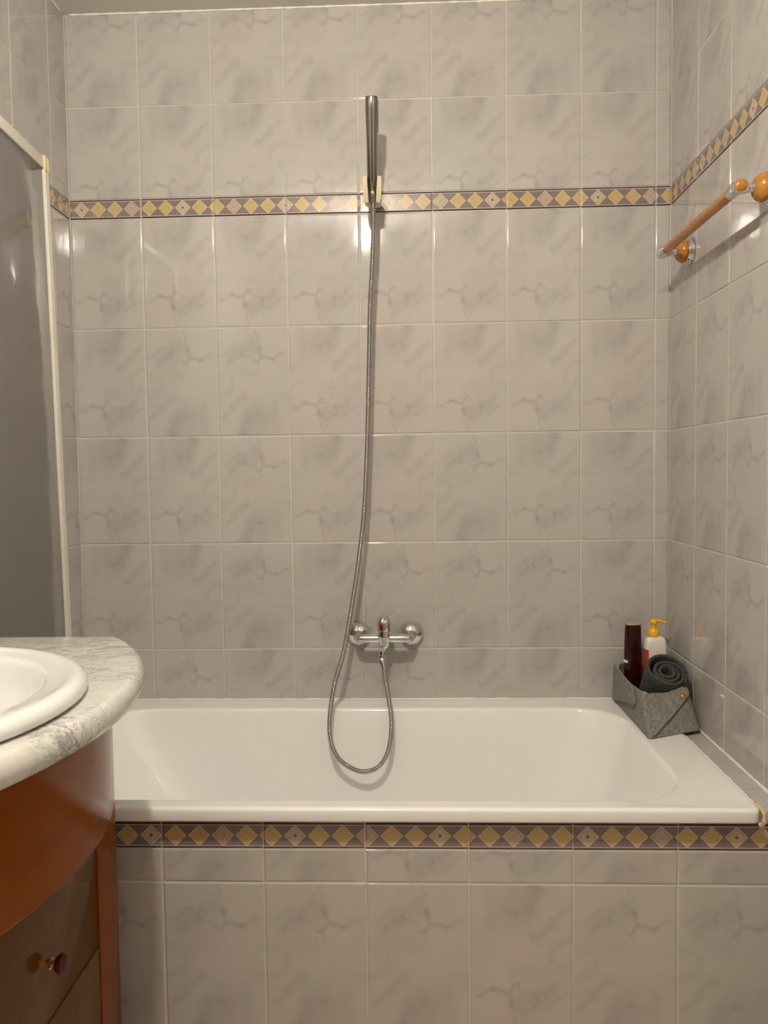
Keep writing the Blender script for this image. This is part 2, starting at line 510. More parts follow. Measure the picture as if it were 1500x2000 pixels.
# back wall tiles: which are laid upside down
ROT = {0: set(range(9)), 3: {1, 2}, 4: {2, 5}, 5: {2, 4, 5, 6}, 6: {0, 1, 3, 4, 7}}
xs = [0.0] + [0.2 * k for k in range(1, 9)] + [XR]
for r, (ta, tb) in enumerate(ROWDEF):
    z1, z0 = ROWS[ta], ROWS[tb]
    for c in range(9):
        w = xs[c + 1] - xs[c]
        place_wall_tile(wall_back, 'back', 'wall_tile', xs[c], xs[c + 1], z0, z1, c in ROT.get(r, ()),
                        u=(0, min(1.0, w / 0.2)), v=vrange(r, z1 - z0))
for c in range(9):
    place_border(wall_back, 'back', xs[c], xs[c + 1], ROWS['B'], 0.0326)
# right wall
rs = [0.0] + [0.199 + 0.2 * k for k in range(6)]
RROWS = ROWDEF
for r, (ta, tb) in enumerate(RROWS):
    z1, z0 = ROWS[ta], (0.520 if tb == 'tub' else ROWS[tb])
    for c in range(6):
        rot = r in (0, 3, 4, 5)
        place_wall_tile(wall_right, 'right', 'wall_tile', rs[c], rs[c + 1], z0, z1, rot, v=vrange(r, z1 - z0), plane=XR)
for c in range(6):
    place_border(wall_right, 'right', rs[c], rs[c + 1], ROWS['B'], 0.2275, plane=XR)
for c in range(3, 6):      # below the ledge, in front of the bath panel
    place_wall_tile(wall_right, 'right', 'wall_tile', rs[c], rs[c + 1], 0.3818 - TP + 0.139, 0.520, False, v=(0, 1), plane=XR)
    place_wall_tile(wall_right, 'right', 'wall_tile', rs[c], rs[c + 1], 0.0, 0.2214, False, v=(0.26, 1), plane=XR)
# left wall (s = +Y, so joints at -0.105-0.2k)
ls = [0.0] + [-0.105 - 0.2 * k for k in range(8)]
for r, (ta, tb) in enumerate(ROWDEF):
    z1, z0 = ROWS[ta], ROWS[tb]
    for c in range(8):
        w = ls[c] - ls[c + 1]
        place_wall_tile(wall_left, 'left', 'wall_tile', ls[c + 1], ls[c], z0, z1, r == 0, u=(0, w / 0.2), v=vrange(r, z1 - z0), plane=XL)
for c in range(8):
    place_border(wall_left, 'left', ls[c + 1], ls[c], ROWS['B'], -0.058 - 0.0471, plane=XL)

# bath panel
panel = slab('wall_bath_panel', (0.001, YP + TD, 0.0), (XR - 0.001, YP + 0.010, 0.5), M['grout'], 'tiled front panel under the bathtub rim')
pj = [0.0, 0.0392] + [0.0392 + 0.2 * k for k in range(1, 9)] + [XR]
PROT = {1, 2, 3, 4, 5, 7, 8}
for c in range(len(pj) - 1):
    w = pj[c + 1] - pj[c]
    u = (0, w / 0.2) if c else (1 - w / 0.2, 1)
    place_wall_tile(panel, 'back', 'panel_tile', pj[c], pj[c + 1], 0.0782, 0.3776, c in PROT, u=u, plane=YP)
    place_wall_tile(panel, 'back', 'panel_tile', pj[c], pj[c + 1], 0.3776, 0.4452, c not in (5, 6), u=u, v=(0.08, 0.08 + 0.0676 / TP), plane=YP)
    place_wall_tile(panel, 'back', 'panel_tile', pj[c], pj[c + 1], 0.0, 0.0782, False, u=u, v=(0.74, 1), plane=YP)
    place_border(panel, 'back', pj[c], pj[c + 1], 0.4452, 0.4189, plane=YP)

# tiled ledge between bath and right wall
LX = 1.586
ledge = boxobj('trim_1', (LX, YP + TD, 0.4985), (XR - 0.0015, -0.002, 0.5265), M['grout'])
tag(ledge, 'narrow tiled ledge between the bathtub and the right wall', 'ledge', kind='structure')
for c in range(4):
    y1, y0 = -rs[c], -min(rs[c + 1], 0.690)
    w = XR - LX - 0.004; h = y1 - y0 - GAP
    me = tile_mesh(w, h, (0.05, 0.3, 0.32, 0.3 + h / 0.3), M['tile'], 0.002)
    put_tile('ledge_tile', me, 'top', (LX + 0.002, y0 + GAP / 2, 0.5285), ledge)
me = tile_mesh(XR - LX - 0.003, 0.026, (0.1, 0.5, 0.37, 0.59), M['tile'], 0.003)
put_tile('ledge_tile', me, 'back', (LX + 0.0015, YP - 0.002, 0.5000), ledge)

# sealant beads
def bead(name, a, b, r, material, label, wob=0.35, n=60):
    a, b = Vector(a), Vector(b); rr = random.Random(sum(map(ord, name)))
    pts = [a.lerp(b, i / n) for i in range(n + 1)]
    rad = [r * (1 + wob * (rr.random() - 0.5) * 2) for _ in pts]
    bm = bmesh.new(); tube(bm, pts, lambda i: rad[i], 8)
    o = bm_obj(name, bm, material); return tag(o, label, 'sealant', kind='structure')
bead('trim_2', (0.02, -0.0005, 0.5365), (1.585, -0.0005, 0.5365), 0.0032, M['sealant'], 'white sealant line along the bath and back wall')
bead('trim_3', (LX - 0.001, -0.01, 0.5325), (LX - 0.001, -0.705, 0.5325), 0.0040, M['sealant'], 'white sealant line between bath and ledge', 0.25)
bead('trim_4', (XR - 0.001, -0.01, 0.530), (XR - 0.001, -0.69, 0.530), 0.0036, M['sealant'], 'white sealant line between ledge and right wall', 0.25)
bead('trim_5', (0.012, -0.0005, ZC - 0.001), (1.63, -0.0005, ZC - 0.001), 0.0032, M['sealant'], 'white filler line between back wall and ceiling', 0.5, 120)
bead('trim_6', (0.0005, -0.012, ZC - 0.001), (0.0005, -1.2, ZC - 0.001), 0.0028, M['sealant'], 'white filler line between left wall and ceiling', 0.4)
bm = bmesh.new()
pts = [Vector(p) for p in ((1.584, -0.690, 0.535), (1.586, -0.712, 0.536), (1.5875, -0.722, 0.530), (1.587, -0.7235, 0.520), (1.586, -0.722, 0.511), (1.583, -0.716, 0.507))]
pts = catmull(pts, 6); tube(bm, pts, lambda i: 0.0040 + 0.0007 * math.sin(i * 0.7), 10)
tag(bm_obj('trim_7', bm, M['oldseal']), 'yellowed sealant lump at the front corner of the bath', 'sealant', kind='structure')

# ------------------------------------------------------------------ bathtub
def rrect(x0, x1, y0, y1, rads, nc=12, ns=14):
    """counter-clockwise rounded rectangle; rads = (front right, back right, back left, front left); equal point count always"""
    pts = []
    cs = [((x1, y0), (-1, 1), -90, rads[0]), ((x1, y1), (-1, -1), 0, rads[1]), ((x0, y1), (1, -1), 90, rads[2]), ((x0, y0), (1, 1), 180, rads[3])]
    arcs = []
    for (cx, cy), (sx, sy), a0, r in cs:
        arcs.append([(cx + sx * r + r * math.cos(math.radians(a0 + 90 * k / nc)), cy + sy * r + r * math.sin(math.radians(a0 + 90 * k / nc))) for k in range(nc + 1)])
    for i in range(4):
        pts += arcs[i]
        a = arcs[i][-1]; b = arcs[(i + 1) % 4][0]
        pts += [(a[0] + (b[0] - a[0]) * k / ns, a[1] + (b[1] - a[1]) * k / ns) for k in range(1, ns)]
    return pts
def loft(bm, rings, close_last=True, close_first=False):
    vs = [[bm.verts.new(p) for p in r] for r in rings]
    n = len(vs[0])
    for p, q in zip(vs, vs[1:]):
        for i in range(n): bm.faces.new((p[i], p[(i + 1) % n], q[(i + 1) % n], q[i]))
    if close_last: bm.faces.new(vs[-1])
    if close_first: bm.faces.new(vs[0])
def bathtub():
    X0, X1, Y0, Y1 = 0.004, 1.584, -0.722, -0.004
    rings = []
    def R(ins, z, r): rings.append([(x, y, z) for x, y in rrect(X0 + ins, X1 - ins, Y0 + ins, Y1 - ins, (r, r, r, r))])
    R(0.010, 0.5125, 0.010)
    R(0.001, 0.5125, 0.016)
    R(0.0, 0.515, 0.016); R(0.0, 0.531, 0.016)
    for k in range(1, 6):
        a = math.radians(18 * k); R(0.007 - 0.007 * math.cos(a), 0.531 + 0.007 * math.sin(a), 0.016)
    R(0.016, 0.5372, 0.014)
    # opening
    ox0, ox1, oy0, oy1 = 0.085, 1.482, -0.676, -0.078
    rr = (0.135, 0.135, 0.15, 0.15)
    def O(e, z, extra=(0, 0, 0, 0)):
        l, r_, f, b = extra
        rings.append([(x, y, z) for x, y in rrect(ox0 + e + l, ox1 - e - r_, oy0 + e + f, oy1 - e - b, tuple(max(q - e * 0.4, 0.05) for q in rr))])
    O(-0.012, 0.5355); O(-0.004, 0.5350)
    for k in range(1, 6):
        a = math.radians(16 * k); O(0.010 * math.sin(a) - 0.003, 0.535 - 0.010 * (1 - math.cos(a)))
    D = 0.40
    for k in range(1, 15):
        t = k / 14
        z = 0.524 - D * 0.86 * t
        O(0.010, z, (0.24 * t ** 1.2, 0.115 * t ** 1.1, 0.060 * t, 0.060 * t))
    for k in range(1, 7):
        a = math.radians(15 * k)
        e = 0.010 + 0.075 * (1 - math.cos(a)); z = 0.524 - D * 0.86 - 0.056 * math.sin(a)
        O(e, z, (0.24, 0.115, 0.060, 0.060))
    bm = bmesh.new(); loft(bm, rings)
    o = bm_obj('bathtub', bm, M['tub'], angle=60)
    return tag(o, 'built-in white enamel bathtub along the back wall', 'bathtub')
bathtub()

# ------------------------------------------------------------------ bath mixer
def mixer():
    bx, by, bz = 0.8565, -0.068, 0.7235
    t = thing('bath_mixer', 'chrome single-lever bath mixer on the back wall with two round flanges', 'tap', (bx, 0, bz))
    P = lambda n, b, a, pr_, m_, par=t, k=32, sx=1, sy=1: _local(latheobj(n, b, a, pr_, m_, None, k, sx, sy), par)
    for ex in (0.784, 0.9295):
        P('wall_flange', (ex, 0.0, bz), (0, -1, 0), [(0.0345, 0.0), (0.0345, 0.004), (0.0335, 0.009), (0.030, 0.0155), (0.0235, 0.0215), (0.0155, 0.0255), (0.0135, 0.027), (0.0135, 0.034)], M['chrome'], k=48)
        pts = catmull([(ex, -0.02, bz), (ex, -0.048, bz), (ex + (0.006 if ex < bx else -0.006), by + 0.006, bz), (ex + (0.016 if ex < bx else -0.016), by, bz), (bx, by, bz)], 8)
        bm = bmesh.new(); tube(bm, pts, 0.0118, 20); _local(bm_obj('side_arm', bm, M['chrome'], angle=60), t)
    P('valve_body', (bx, by, bz - 0.026), (0, 0, 1), [(0.0105, 0.0), (0.0135, 0.006), (0.0165, 0.016), (0.0190, 0.028), (0.0190, 0.042), (0.0182, 0.0445), (0.0182, 0.046)], M['chrome'])
    # lever cap with a flat handle rising to the right
    cap = P('lever_cap', (bx - 0.001, by, bz + 0.021), (0.05, 0.0, 1), [(0.0195, 0.0), (0.0200, 0.010), (0.0195, 0.024), (0.0170, 0.033), (0.0115, 0.0385), (0.0, 0.0405)], M['chrome'])
    bm = bmesh.new()
    path = catmull([(bx + 0.000, by - 0.010, bz + 0.052), (bx + 0.010, by - 0.016, bz + 0.060), (bx + 0.022, by - 0.018, bz + 0.0655), (bx + 0.031, by - 0.017, bz + 0.0675)], 8)
    rings = []
    for i, p in enumerate(path):
        f = i / (len(path) - 1)
        w = 0.0105 * (1 - 0.30 * f); h = 0.0042 * (1 - 0.40 * f)
        rings.append([p + Vector((0.2 * math.cos(q) * h, math.cos(q) * w, math.sin(q) * h)) for q in [2 * math.pi * k / 16 for k in range(16)]])
    loft(bm, rings, True, True)
    lv = bm_obj('lever', bm, M['chrome'], angle=60); _local(lv, t)
    dot = latheobj('temperature_dot', (bx - 0.002, by - 0.0192, bz + 0.041), (0, -1, 0.05), [(0.0040, 0.0), (0.0040, 0.0010), (0.0, 0.0014)], M['reddot'], None, 16)
    _local(dot, t)
    P('outlet', (bx - 0.004, by - 0.004, bz - 0.024), (-0.05, -0.12, -1), [(0.0105, -0.004), (0.0098, 0.004), (0.0085, 0.008), (0.0085, 0.010), (0.0105, 0.011), (0.0105, 0.019), (0.0092, 0.0205), (0.0092, 0.022), (0.0102, 0.023), (0.0102, 0.0265)], M['chrome'])
    return t
def _local(o, parent):
    o.parent = parent
    o.matrix_parent_inverse = Matrix.Translation(-Vector(parent.location))
    return o
mixer()

# ------------------------------------------------------------------ shower hose
hp = [(0.843, -0.118, 1.9), (0.844, -0.113, 1.872), (0.8429, -0.098, 1.8176), (0.8398, -0.084, 1.7426), (0.8309, -0.077, 1.6113), (0.8263, -0.075, 1.4773), (0.8216, -0.073, 1.3422), (0.8156, -0.072, 1.2058), (0.8069, -0.073, 1.0685), (0.7899, -0.076, 0.9306), (0.772, -0.08, 0.8202), (0.7487, -0.088, 0.6964), (0.725, -0.1, 0.6157), (0.7122, -0.122, 0.5387), (0.7136, -0.145, 0.4772), (0.7346, -0.16, 0.4277), (0.7752, -0.168, 0.4007), (0.8088, -0.17, 0.3947), (0.8423, -0.166, 0.4068), (0.8651, -0.155, 0.4396), (0.8746, -0.138, 0.4885), (0.8733, -0.118, 0.5372), (0.8625, -0.098, 0.6008), (0.8544, -0.085, 0.6463), (0.8507, -0.077, 0.666)]
pts = catmull(hp, 40)
pts = resample(pts, 0.00085)
t = thing('shower_hose', 'ribbed metal shower hose hanging in a loop over the bath', 'hose', (0.8507, -0.077, 0.666))
bm = bmesh.new()
tube(bm, pts, lambda i: 0.0062 + 0.00062 * (1, 0.3, -1, 0.3)[i % 4], 12)
_local(bm_obj('spiral_tube', bm, M['hose'], angle=80), t)
d0 = (pts[60] - pts[0]).normalized(); d1 = (pts[-40] - pts[-1]).normalized()
_local(latheobj('end_nut', pts[-1] - d1 * 0.002, d1, [(0.0085, -0.004), (0.0098, 0.0), (0.0098, 0.006), (0.0085, 0.016), (0.0070, 0.026), (0.0068, 0.028)], M['chrome'], None, 20), t)
_local(latheobj('end_cone', pts[0] + d0 * 0.000, d0, [(0.0075, 0.0), (0.0098, 0.004), (0.0092, 0.014), (0.0078, 0.030), (0.0068, 0.038)], M['steel'], None, 24), t)

# ------------------------------------------------------------------ hand shower and its holder
TOPP = Vector((0.8463, -0.18, 2.1071)); BOTP = Vector((0.8428, -0.118, 1.9235))
ax = (TOPP - BOTP).normalized(); L = (TOPP - BOTP).length
t = thing('hand_shower', 'slim chrome stick hand shower standing in the wall holder', 'hand shower', BOTP)
_local(latheobj('handle', BOTP, ax, [(0.0088, -0.024), (0.0095, -0.022), (0.0120, 0.0), (0.0132, 0.006), (0.0140, L * 0.5), (0.0156, L - 0.030), (0.0158, L - 0.002), (0.0148, L), (0.0, L + 0.0006)], M['steel'], None, 40, angle=40), t)
na = Vector((0.93, 0.36, 0.0)); na = (na - ax * na.dot(ax)).normalized(); nb = ax.cross(na).normalized()
bm = bmesh.new()
for k in range(17):
    p = BOTP + ax * (L - 0.012 - k * 0.0042) + na * 0.0150
    for s in (-1, 0, 1):
        lathe(bm, p + nb * s * 0.0048 - na * (0.0008 * abs(s)), na, [(0.0013, 0.0), (0.0011, 0.0022), (0.0, 0.0024)], 6)
_local(bm_obj('nozzle_strip', bm, M['dark'], angle=40), t)
t = thing('shower_holder', 'aged cream plastic wall holder gripping the hand shower', 'holder', (0.843, -0.004, 1.92))
# forked cradle: C profile lofted along the shower's axis
def cprof(wo, wi, dep, back, z):
    ctr = BOTP + ax * z
    out = []
    n = 10
    outer = [(-wo, -dep)] + [(-wo * math.cos(math.pi * k / n), back * math.sin(math.pi * k / n)) for k in range(n + 1)] + [(wo, -dep)]
    inner = [(wi, -dep)] + [(wi * math.cos(math.pi * k / n), wi * math.sin(math.pi * k / n)) for k in range(n + 1)] + [(-wi, -dep)]
    pts2 = outer + inner
    return [ctr + Vector((x, 0, 0)) + Vector((0, 1, ax.y * -0.0)) * y for x, y in pts2]
bm = bmesh.new()
loft(bm, [cprof(0.0195, 0.0098, 0.014, 0.026, -0.056), cprof(0.0215, 0.0100, 0.016, 0.030, -0.050), cprof(0.0235, 0.0112, 0.017, 0.032, -0.028), cprof(0.0240, 0.0132, 0.017, 0.033, 0.0), cprof(0.0232, 0.0146, 0.016, 0.032, 0.006)], True, True)
_local(bm_obj('cradle', bm, M['cream'], angle=35), t)
bm = bmesh.new()
tube(bm, catmull([(0.843, -0.004, 1.905), (0.843, -0.03, 1.904), (0.843, -0.062, 1.905), (0.843, -0.090, 1.905)], 6), 0.0135, 20)
_local(bm_obj('bracket_arm', bm, M['cream'], angle=50), t)
_local(boxobj('wall_plate', (0.826, -0.010, 1.892), (0.860, 0.0, 1.950), M['cream'], None, 0.005, 3), t)

# ------------------------------------------------------------------ towel rail on the right wall
RZ = 1.7165; RX = 1.572; YA, YB = -0.158, -0.607
t = thing('towel_rail', 'honey wood towel rail with chrome posts on the right wall', 'towel rail', (XR, (YA + YB) / 2, RZ))
_local(latheobj('rail', (RX, YA - 0.012, RZ), (0, -1, 0), [(0.0105, 0), (0.0110, 0.004), (0.0110, YA - YB - 0.024)], M['wood'], None, 28), t)
for y, sgn in ((YA, 1), (YB, -1)):
    f = _local(latheobj('wall_flange', (XR, y, RZ), (-1, 0, 0), [(0.0345, 0.0), (0.0348, 0.004), (0.0335, 0.008), (0.030, 0.010), (0.029, 0.014), (0.026, 0.016)], M['chrome'], None, 40), t)
    _local(latheobj('wood_collar', (XR - 0.014, y, RZ), (-1, 0, 0), [(0.0255, 0.0), (0.0275, 0.004), (0.0272, 0.009), (0.0240, 0.016), (0.0175, 0.022), (0.0120, 0.0245)], M['wood'], None, 40), t)
    _local(latheobj('post', (XR - 0.036, y, RZ), (-1, 0, 0), [(0.0100, 0.0), (0.0088, 0.003), (0.0082, 0.008), (0.0088, 0.013), (0.0112, 0.018), (0.0120, 0.024), (0.0120, 0.038), (0.0095, 0.044), (0.0, 0.0455)], M['chrome'], None, 32), t)
    _local(latheobj('socket', (RX, y - sgn * 0.030, RZ), (0, sgn, 0), [(0.0128, 0.0), (0.0132, 0.002), (0.0132, 0.040), (0.0136, 0.042), (0.0136, 0.046)], M['chrome'], None, 32), t)
    _local(latheobj('end_cap', (RX, y + sgn * 0.0155, RZ), (0, sgn, 0), [(0.0118, 0.0), (0.0118, 0.0015), (0.0098, 0.0042), (0.0055, 0.0062), (0.0, 0.0068)], M['wood'], None, 32), t)

# ------------------------------------------------------------------ shower screen folded along the left wall
def scr(y, z, off=0.0): return Vector((0.052 + 0.061 * (-0.25 - y) + off, y + (1.94 - z) * 0.036, z))
def scr_bar(name, ya, yb, za, zb, th0, th1, material, par):
    vs = [scr(y, z, o) for o in (th0, th1) for y, z in ((ya, za), (yb, za), (yb, zb), (ya, zb))]
    bm = bmesh.new(); bv = [bm.verts.new(v) for v in vs]
    for f in ((0, 1, 2, 3), (7, 6, 5, 4), (0, 4, 5, 1), (1, 5, 6, 2), (2, 6, 7, 3), (3, 7, 4, 0)): bm.faces.new([bv[i] for i in f])
    bmesh.ops.bevel(bm, geom=list(bm.edges), offset=0.0018, segments=2, profile=0.5, affect='EDGES')
    return _local(bm_obj(name, bm, material, angle=40), par)
ZB, ZT = 0.546, 1.942; YE0, YE1 = -0.252, -0.700
t = thing('shower_screen', 'white framed smoky acrylic bath screen folded against the left wall', 'shower screen', scr(YE0, ZB))
scr_bar('pane', YE0 - 0.02, YE1 + 0.01, ZB + 0.012, ZT - 0.012, -0.002, 0.002, M['acrylic'], t)
scr_bar('top_rail', YE0 - 0.010, YE1, ZT - 0.027, ZT, -0.008, 0.007, M['profile'], t)
scr_bar('bottom_rail', YE0 - 0.010, YE1, ZB, ZB + 0.027, -0.008, 0.007, M['profile'], t)
scr_bar('edge_profile', YE0 - 0.018, YE0, ZB, ZT - 0.030, -0.009, 0.008, M['profile'], t)
scr_bar('edge_profile', YE0 - 0.030, YE0 - 0.0205, ZB, ZT - 0.030, -0.008, 0.0095, M['profile'], t)
scr_bar('hinge_profile', YE1 - 0.02, YE1 + 0.004, ZB, ZT, -0.012, 0.010, M['profile'], t)
scr_bar('corner_cap', YE0 - 0.012, YE0 + 0.001, ZT - 0.031, ZT + 0.003, -0.010, 0.010, M['capcream'], t)
scr_bar('corner_cap', YE0 - 0.030, YE0 - 0.0145, ZT - 0.031, ZT + 0.004, -0.010, 0.0105, M['capcream'], t)

# ------------------------------------------------------------------ vanity
VC = (-0.0764, -1.154); VR = 0.6163; VY0, VY1 = -1.558, -0.750
def arc_outline(R, ya, yb, xback, n=40, rc=0.0):
    """plan outline: straight back on the wall, bowed front"""
    pts = []
    for k in range(n + 1):
        y = yb + (ya - yb) * k / n
        # even spacing in angle
        pts.append((VC[0] + math.sqrt(max(R * R - (y - VC[1]) ** 2, 1e-6)), y))
    return [(xback, yb)] + pts + [(xback, ya)]
def offset_poly(pts, d):
    n = len(pts); out = []
    for i in range(n):
        p0, p1, p2 = Vector(pts[i - 1]), Vector(pts[i]), Vector(pts[(i + 1) % n])
        e1 = (p1 - p0).normalized(); e2 = (p2 - p1).normalized()
        n1 = Vector((-e1.y, e1.x)); n2 = Vector((-e2.y, e2.x))
        b = (n1 + n2); b = b / max(b.length_squared, 1e-6) * 2
        out.append(tuple(p1 + b * d * 0.999 if b.length < 3 else p1 + n1 * d))
    return out
def round_corners(pts, idx_r, n=6):
    out = []
    N = len(pts)
    for i, p in enumerate(pts):
        r = idx_r.get(i, 0)
        if not r: out.append(p); continue
        p0, p1, p2 = Vector(pts[i - 1]), Vector(p), Vector(pts[(i + 1) % N])
        a = p1 + (p0 - p1).normalized() * r; b = p1 + (p2 - p1).normalized() * r
        for k in range(n + 1):
            tt = k / n
            out.append(tuple((1 - tt) ** 2 * a + 2 * tt * (1 - tt) * p1 + tt * tt * b))
    return out
CT = 0.880; CTH = 0.040
BA, BB = 0.2705, 0.2850          # basin half-axes
def basin_ring(a, b, z, al=0.19):
    cx, cy = 0.232, -1.222; out = []
    for k in range(72):
        q = 2 * math.pi * k / 72
        c, s = math.cos(q), math.sin(q)
        out.append((cx + (a if c >= 0 else a * al / 0.27) * c, cy + b * s, z))
    return out
def countertop():
    o = arc_outline(VR, VY0, VY1, 0.003, 60)
    n = len(o)
    o = round_corners(o, {1: 0.016, n - 2: 0.016})
    cx, cy = 0.232, -1.222
    # one outline point for each direction from the basin's middle, corners kept exactly
    NA = 144
    angs = sorted([2 * math.pi * k / NA for k in range(NA)] + [math.atan2(y - cy, x - cx) % (2 * math.pi) for x, y in (o[0], o[-1])] +
                  [math.atan2(y - cy, x - cx) % (2 * math.pi) for x, y in o[1:9] + o[-9:-1]])
    angs = [a for i, a in enumerate(angs) if i == 0 or a - angs[i - 1] > 1e-4]
    def hit(a):
        d = (math.cos(a), math.sin(a)); best = None
        for i in range(len(o)):
            x1, y1 = o[i - 1]; x2, y2 = o[i]
            ex, ey = x2 - x1, y2 - y1
            den = d[0] * ey - d[1] * ex
            if abs(den) < 1e-12: continue
            tt = ((x1 - cx) * ey - (y1 - cy) * ex) / den
            u = ((x1 - cx) * d[1] - (y1 - cy) * d[0]) / den
            if tt > 0 and -1e-6 <= u <= 1 + 1e-6 and (best is None or tt < best): best = tt
        return (cx + d[0] * best, cy + d[1] * best)
    out = [hit(a) for a in angs]
    def hole(a, ins):
        c, s_ = math.cos(a), math.sin(a)
        A_ = (BA - ins) if c >= 0 else (BA - ins) * 0.19 / 0.27
        r = 1.0 / math.sqrt((c / A_) ** 2 + (s_ / (BB - ins)) ** 2)
        return (cx + r * c, cy + r * s_)
    r = CTH / 2
    rings = [[(*hole(a, 0.010), CT - CTH) for a in angs]]
    prof = [(0.016, CT - CTH)] + [(r * 0.75 * (1 - math.cos(math.radians(q))), CT - r + r * math.sin(math.radians(q))) for q in range(-90, 91, 15)]
    for ins, z in prof: rings.append([(x, y, z) for x, y in offset_poly(out, ins)])
    rings.append([(*hole(a, -0.008), CT) for a in angs])
    rings.append([(*hole(a, 0.010), CT) for a in angs])
    rings.append(rings[0])
    bm = bmesh.new(); loft(bm, rings, False, False)
    bmesh.ops.remove_doubles(bm, verts=bm.verts, dist=1e-6)
    ob = bm_obj('vanity_countertop', bm, M['marble'], angle=50)
    return tag(ob, 'bow-fronted white marble countertop carrying the wash basin', 'countertop')
countertop()

# wash basin set into the counter
def basin():
    ring = basin_ring
    A, B = 0.2705, 0.2850
    rings = [ring(A - 0.013, B - 0.013, CT - 0.006), ring(A - 0.013, B - 0.013, CT + 0.0003), ring(A - 0.006, B - 0.006, CT + 0.002), ring(A - 0.001, B - 0.001, CT + 0.006), ring(A, B, CT + 0.012), ring(A - 0.003, B - 0.003, CT + 0.0195),
             ring(A - 0.010, B - 0.010, CT + 0.0245), ring(A - 0.020, B - 0.020, CT + 0.0255), ring(A - 0.026, B - 0.026, CT + 0.0235), ring(A - 0.034, B - 0.034, CT + 0.0215), ring(A - 0.050, B - 0.048, CT + 0.0200),
             ring(A - 0.056, B - 0.054, CT + 0.0185), ring(A - 0.061, B - 0.058, CT + 0.014), ring(A - 0.064, B - 0.061, CT + 0.006)]
    for k in range(1, 11):
        a = math.radians(9 * k)
        f = math.cos(a)
        rings.append(ring((A - 0.064) * (0.12 + 0.88 * f ** 0.8), (B - 0.061) * (0.12 + 0.88 * f ** 0.8), CT + 0.006 - 0.125 * math.sin(a)))
    bm = bmesh.new(); loft(bm, rings, True, False)
    o = bm_obj('wash_basin', bm, M['ceramic'], angle=70)
    tag(o, 'white oval ceramic wash basin sunk in the marble top', 'basin')
    return o
basin()

# cabinet below
CX = 0.381; CY1, CY0 = -0.775, -1.533
t = thing('vanity_cabinet', 'cherry lacquered vanity cabinet with a bowed apron under the marble', 'cabinet', (0.19, -1.154, 0.0))
bm = bmesh.new()
for lo, hi in (((0.004, CY1 - 0.019, 0.06), (CX - 0.0195, CY1 - 0.001, 0.838)), ((0.004, CY0 + 0.001, 0.06), (CX - 0.0195, CY0 + 0.019, 0.838)),
               ((0.004, CY0 + 0.0195, 0.06), (CX - 0.0195, CY1 - 0.0195, 0.078)), ((0.004, CY0 + 0.0195, 0.0785), (0.012, CY1 - 0.0195, 0.70))):
    box(bm, lo, hi, 0.001, 1)
_local(bm_obj('carcass', bm, M['cherry'], angle=40), t)
_local(boxobj('plinth', (0.004, CY0 + 0.03, 0.0), (CX - 0.05, CY1 - 0.03, 0.06), M['gap']), t)
for y0, y1 in ((CY1 - 0.0855, CY1), (CY0, CY0 + 0.0855)):
    _local(boxobj('corner_stile', (CX - 0.019, y0, 0.06), (CX, y1, 0.838), M['cherry'], None, 0.002, 2), t)
dy0, dy1 = CY0 + 0.0895, CY1 - 0.0895
for z0, z1 in ((0.066, 0.3515), (0.3545, 0.70)):
    dr = _local(boxobj('drawer_front', (CX - 0.0185, dy0, z0), (CX - 0.001, dy1, z1), M['cherry_front'], None, 0.0018, 2), t)
    for ky in (-1.046, -1.262):
        kz = 0.439 if z0 > 0.2 else 0.21
        k1 = latheobj('knob_stem', (CX - 0.001, ky, kz), (1, 0, 0), [(0.0085, 0.0), (0.0085, 0.002), (0.0050, 0.0035), (0.0046, 0.008), (0.0075, 0.0105)], M['brass'], None, 24)
        k1.parent = dr
        k2 = latheobj('knob', (CX + 0.0085, ky, kz), (1, 0, 0), [(0.0055, 0.0), (0.0115, 0.0015), (0.0145, 0.006), (0.0140, 0.011), (0.0095, 0.0155), (0.0, 0.017)], M['knobwood'], None, 28)
        k2.parent = dr
AR = 0.5465 + 0.0175
def apron():
    yc, half = -1.154, 0.366
    n = 40
    front = [(VC[0] + math.sqrt(AR * AR - (y - VC[1]) ** 2), y) for y in [yc - half + 2 * half * k / n for k in range(n + 1)]]
    ri = AR - 0.018
    backp = [(VC[0] + math.sqrt(max(ri * ri - (y - VC[1]) ** 2, 0)), y) for _, y in front]
    bm = bmesh.new()
    prof = [(0.012, 0.650), (0.006, 0.650), (0.0025, 0.6512), (0.0008, 0.6535), (0.0, 0.657), (0.0, 0.8385)]
    cols = []
    for (fx, y), (bx_, _) in zip(front, backp):
        col = [bm.verts.new((fx - ins, y, z)) for ins, z in prof]
        col += [bm.verts.new((bx_, y, 0.8385)), bm.verts.new((bx_, y, 0.650))]
        cols.append(col)
    for p, q in zip(cols, cols[1:]):
        for k in range(len(p)): bm.faces.new((p[k], p[(k + 1) % len(p)], q[(k + 1) % len(p)], q[k]))
    bm.faces.new(cols[0]); bm.faces.new(cols[-1])
    return _local(bm_obj('bowed_apron', bm, M['cherry'], angle=40), t)
apron()

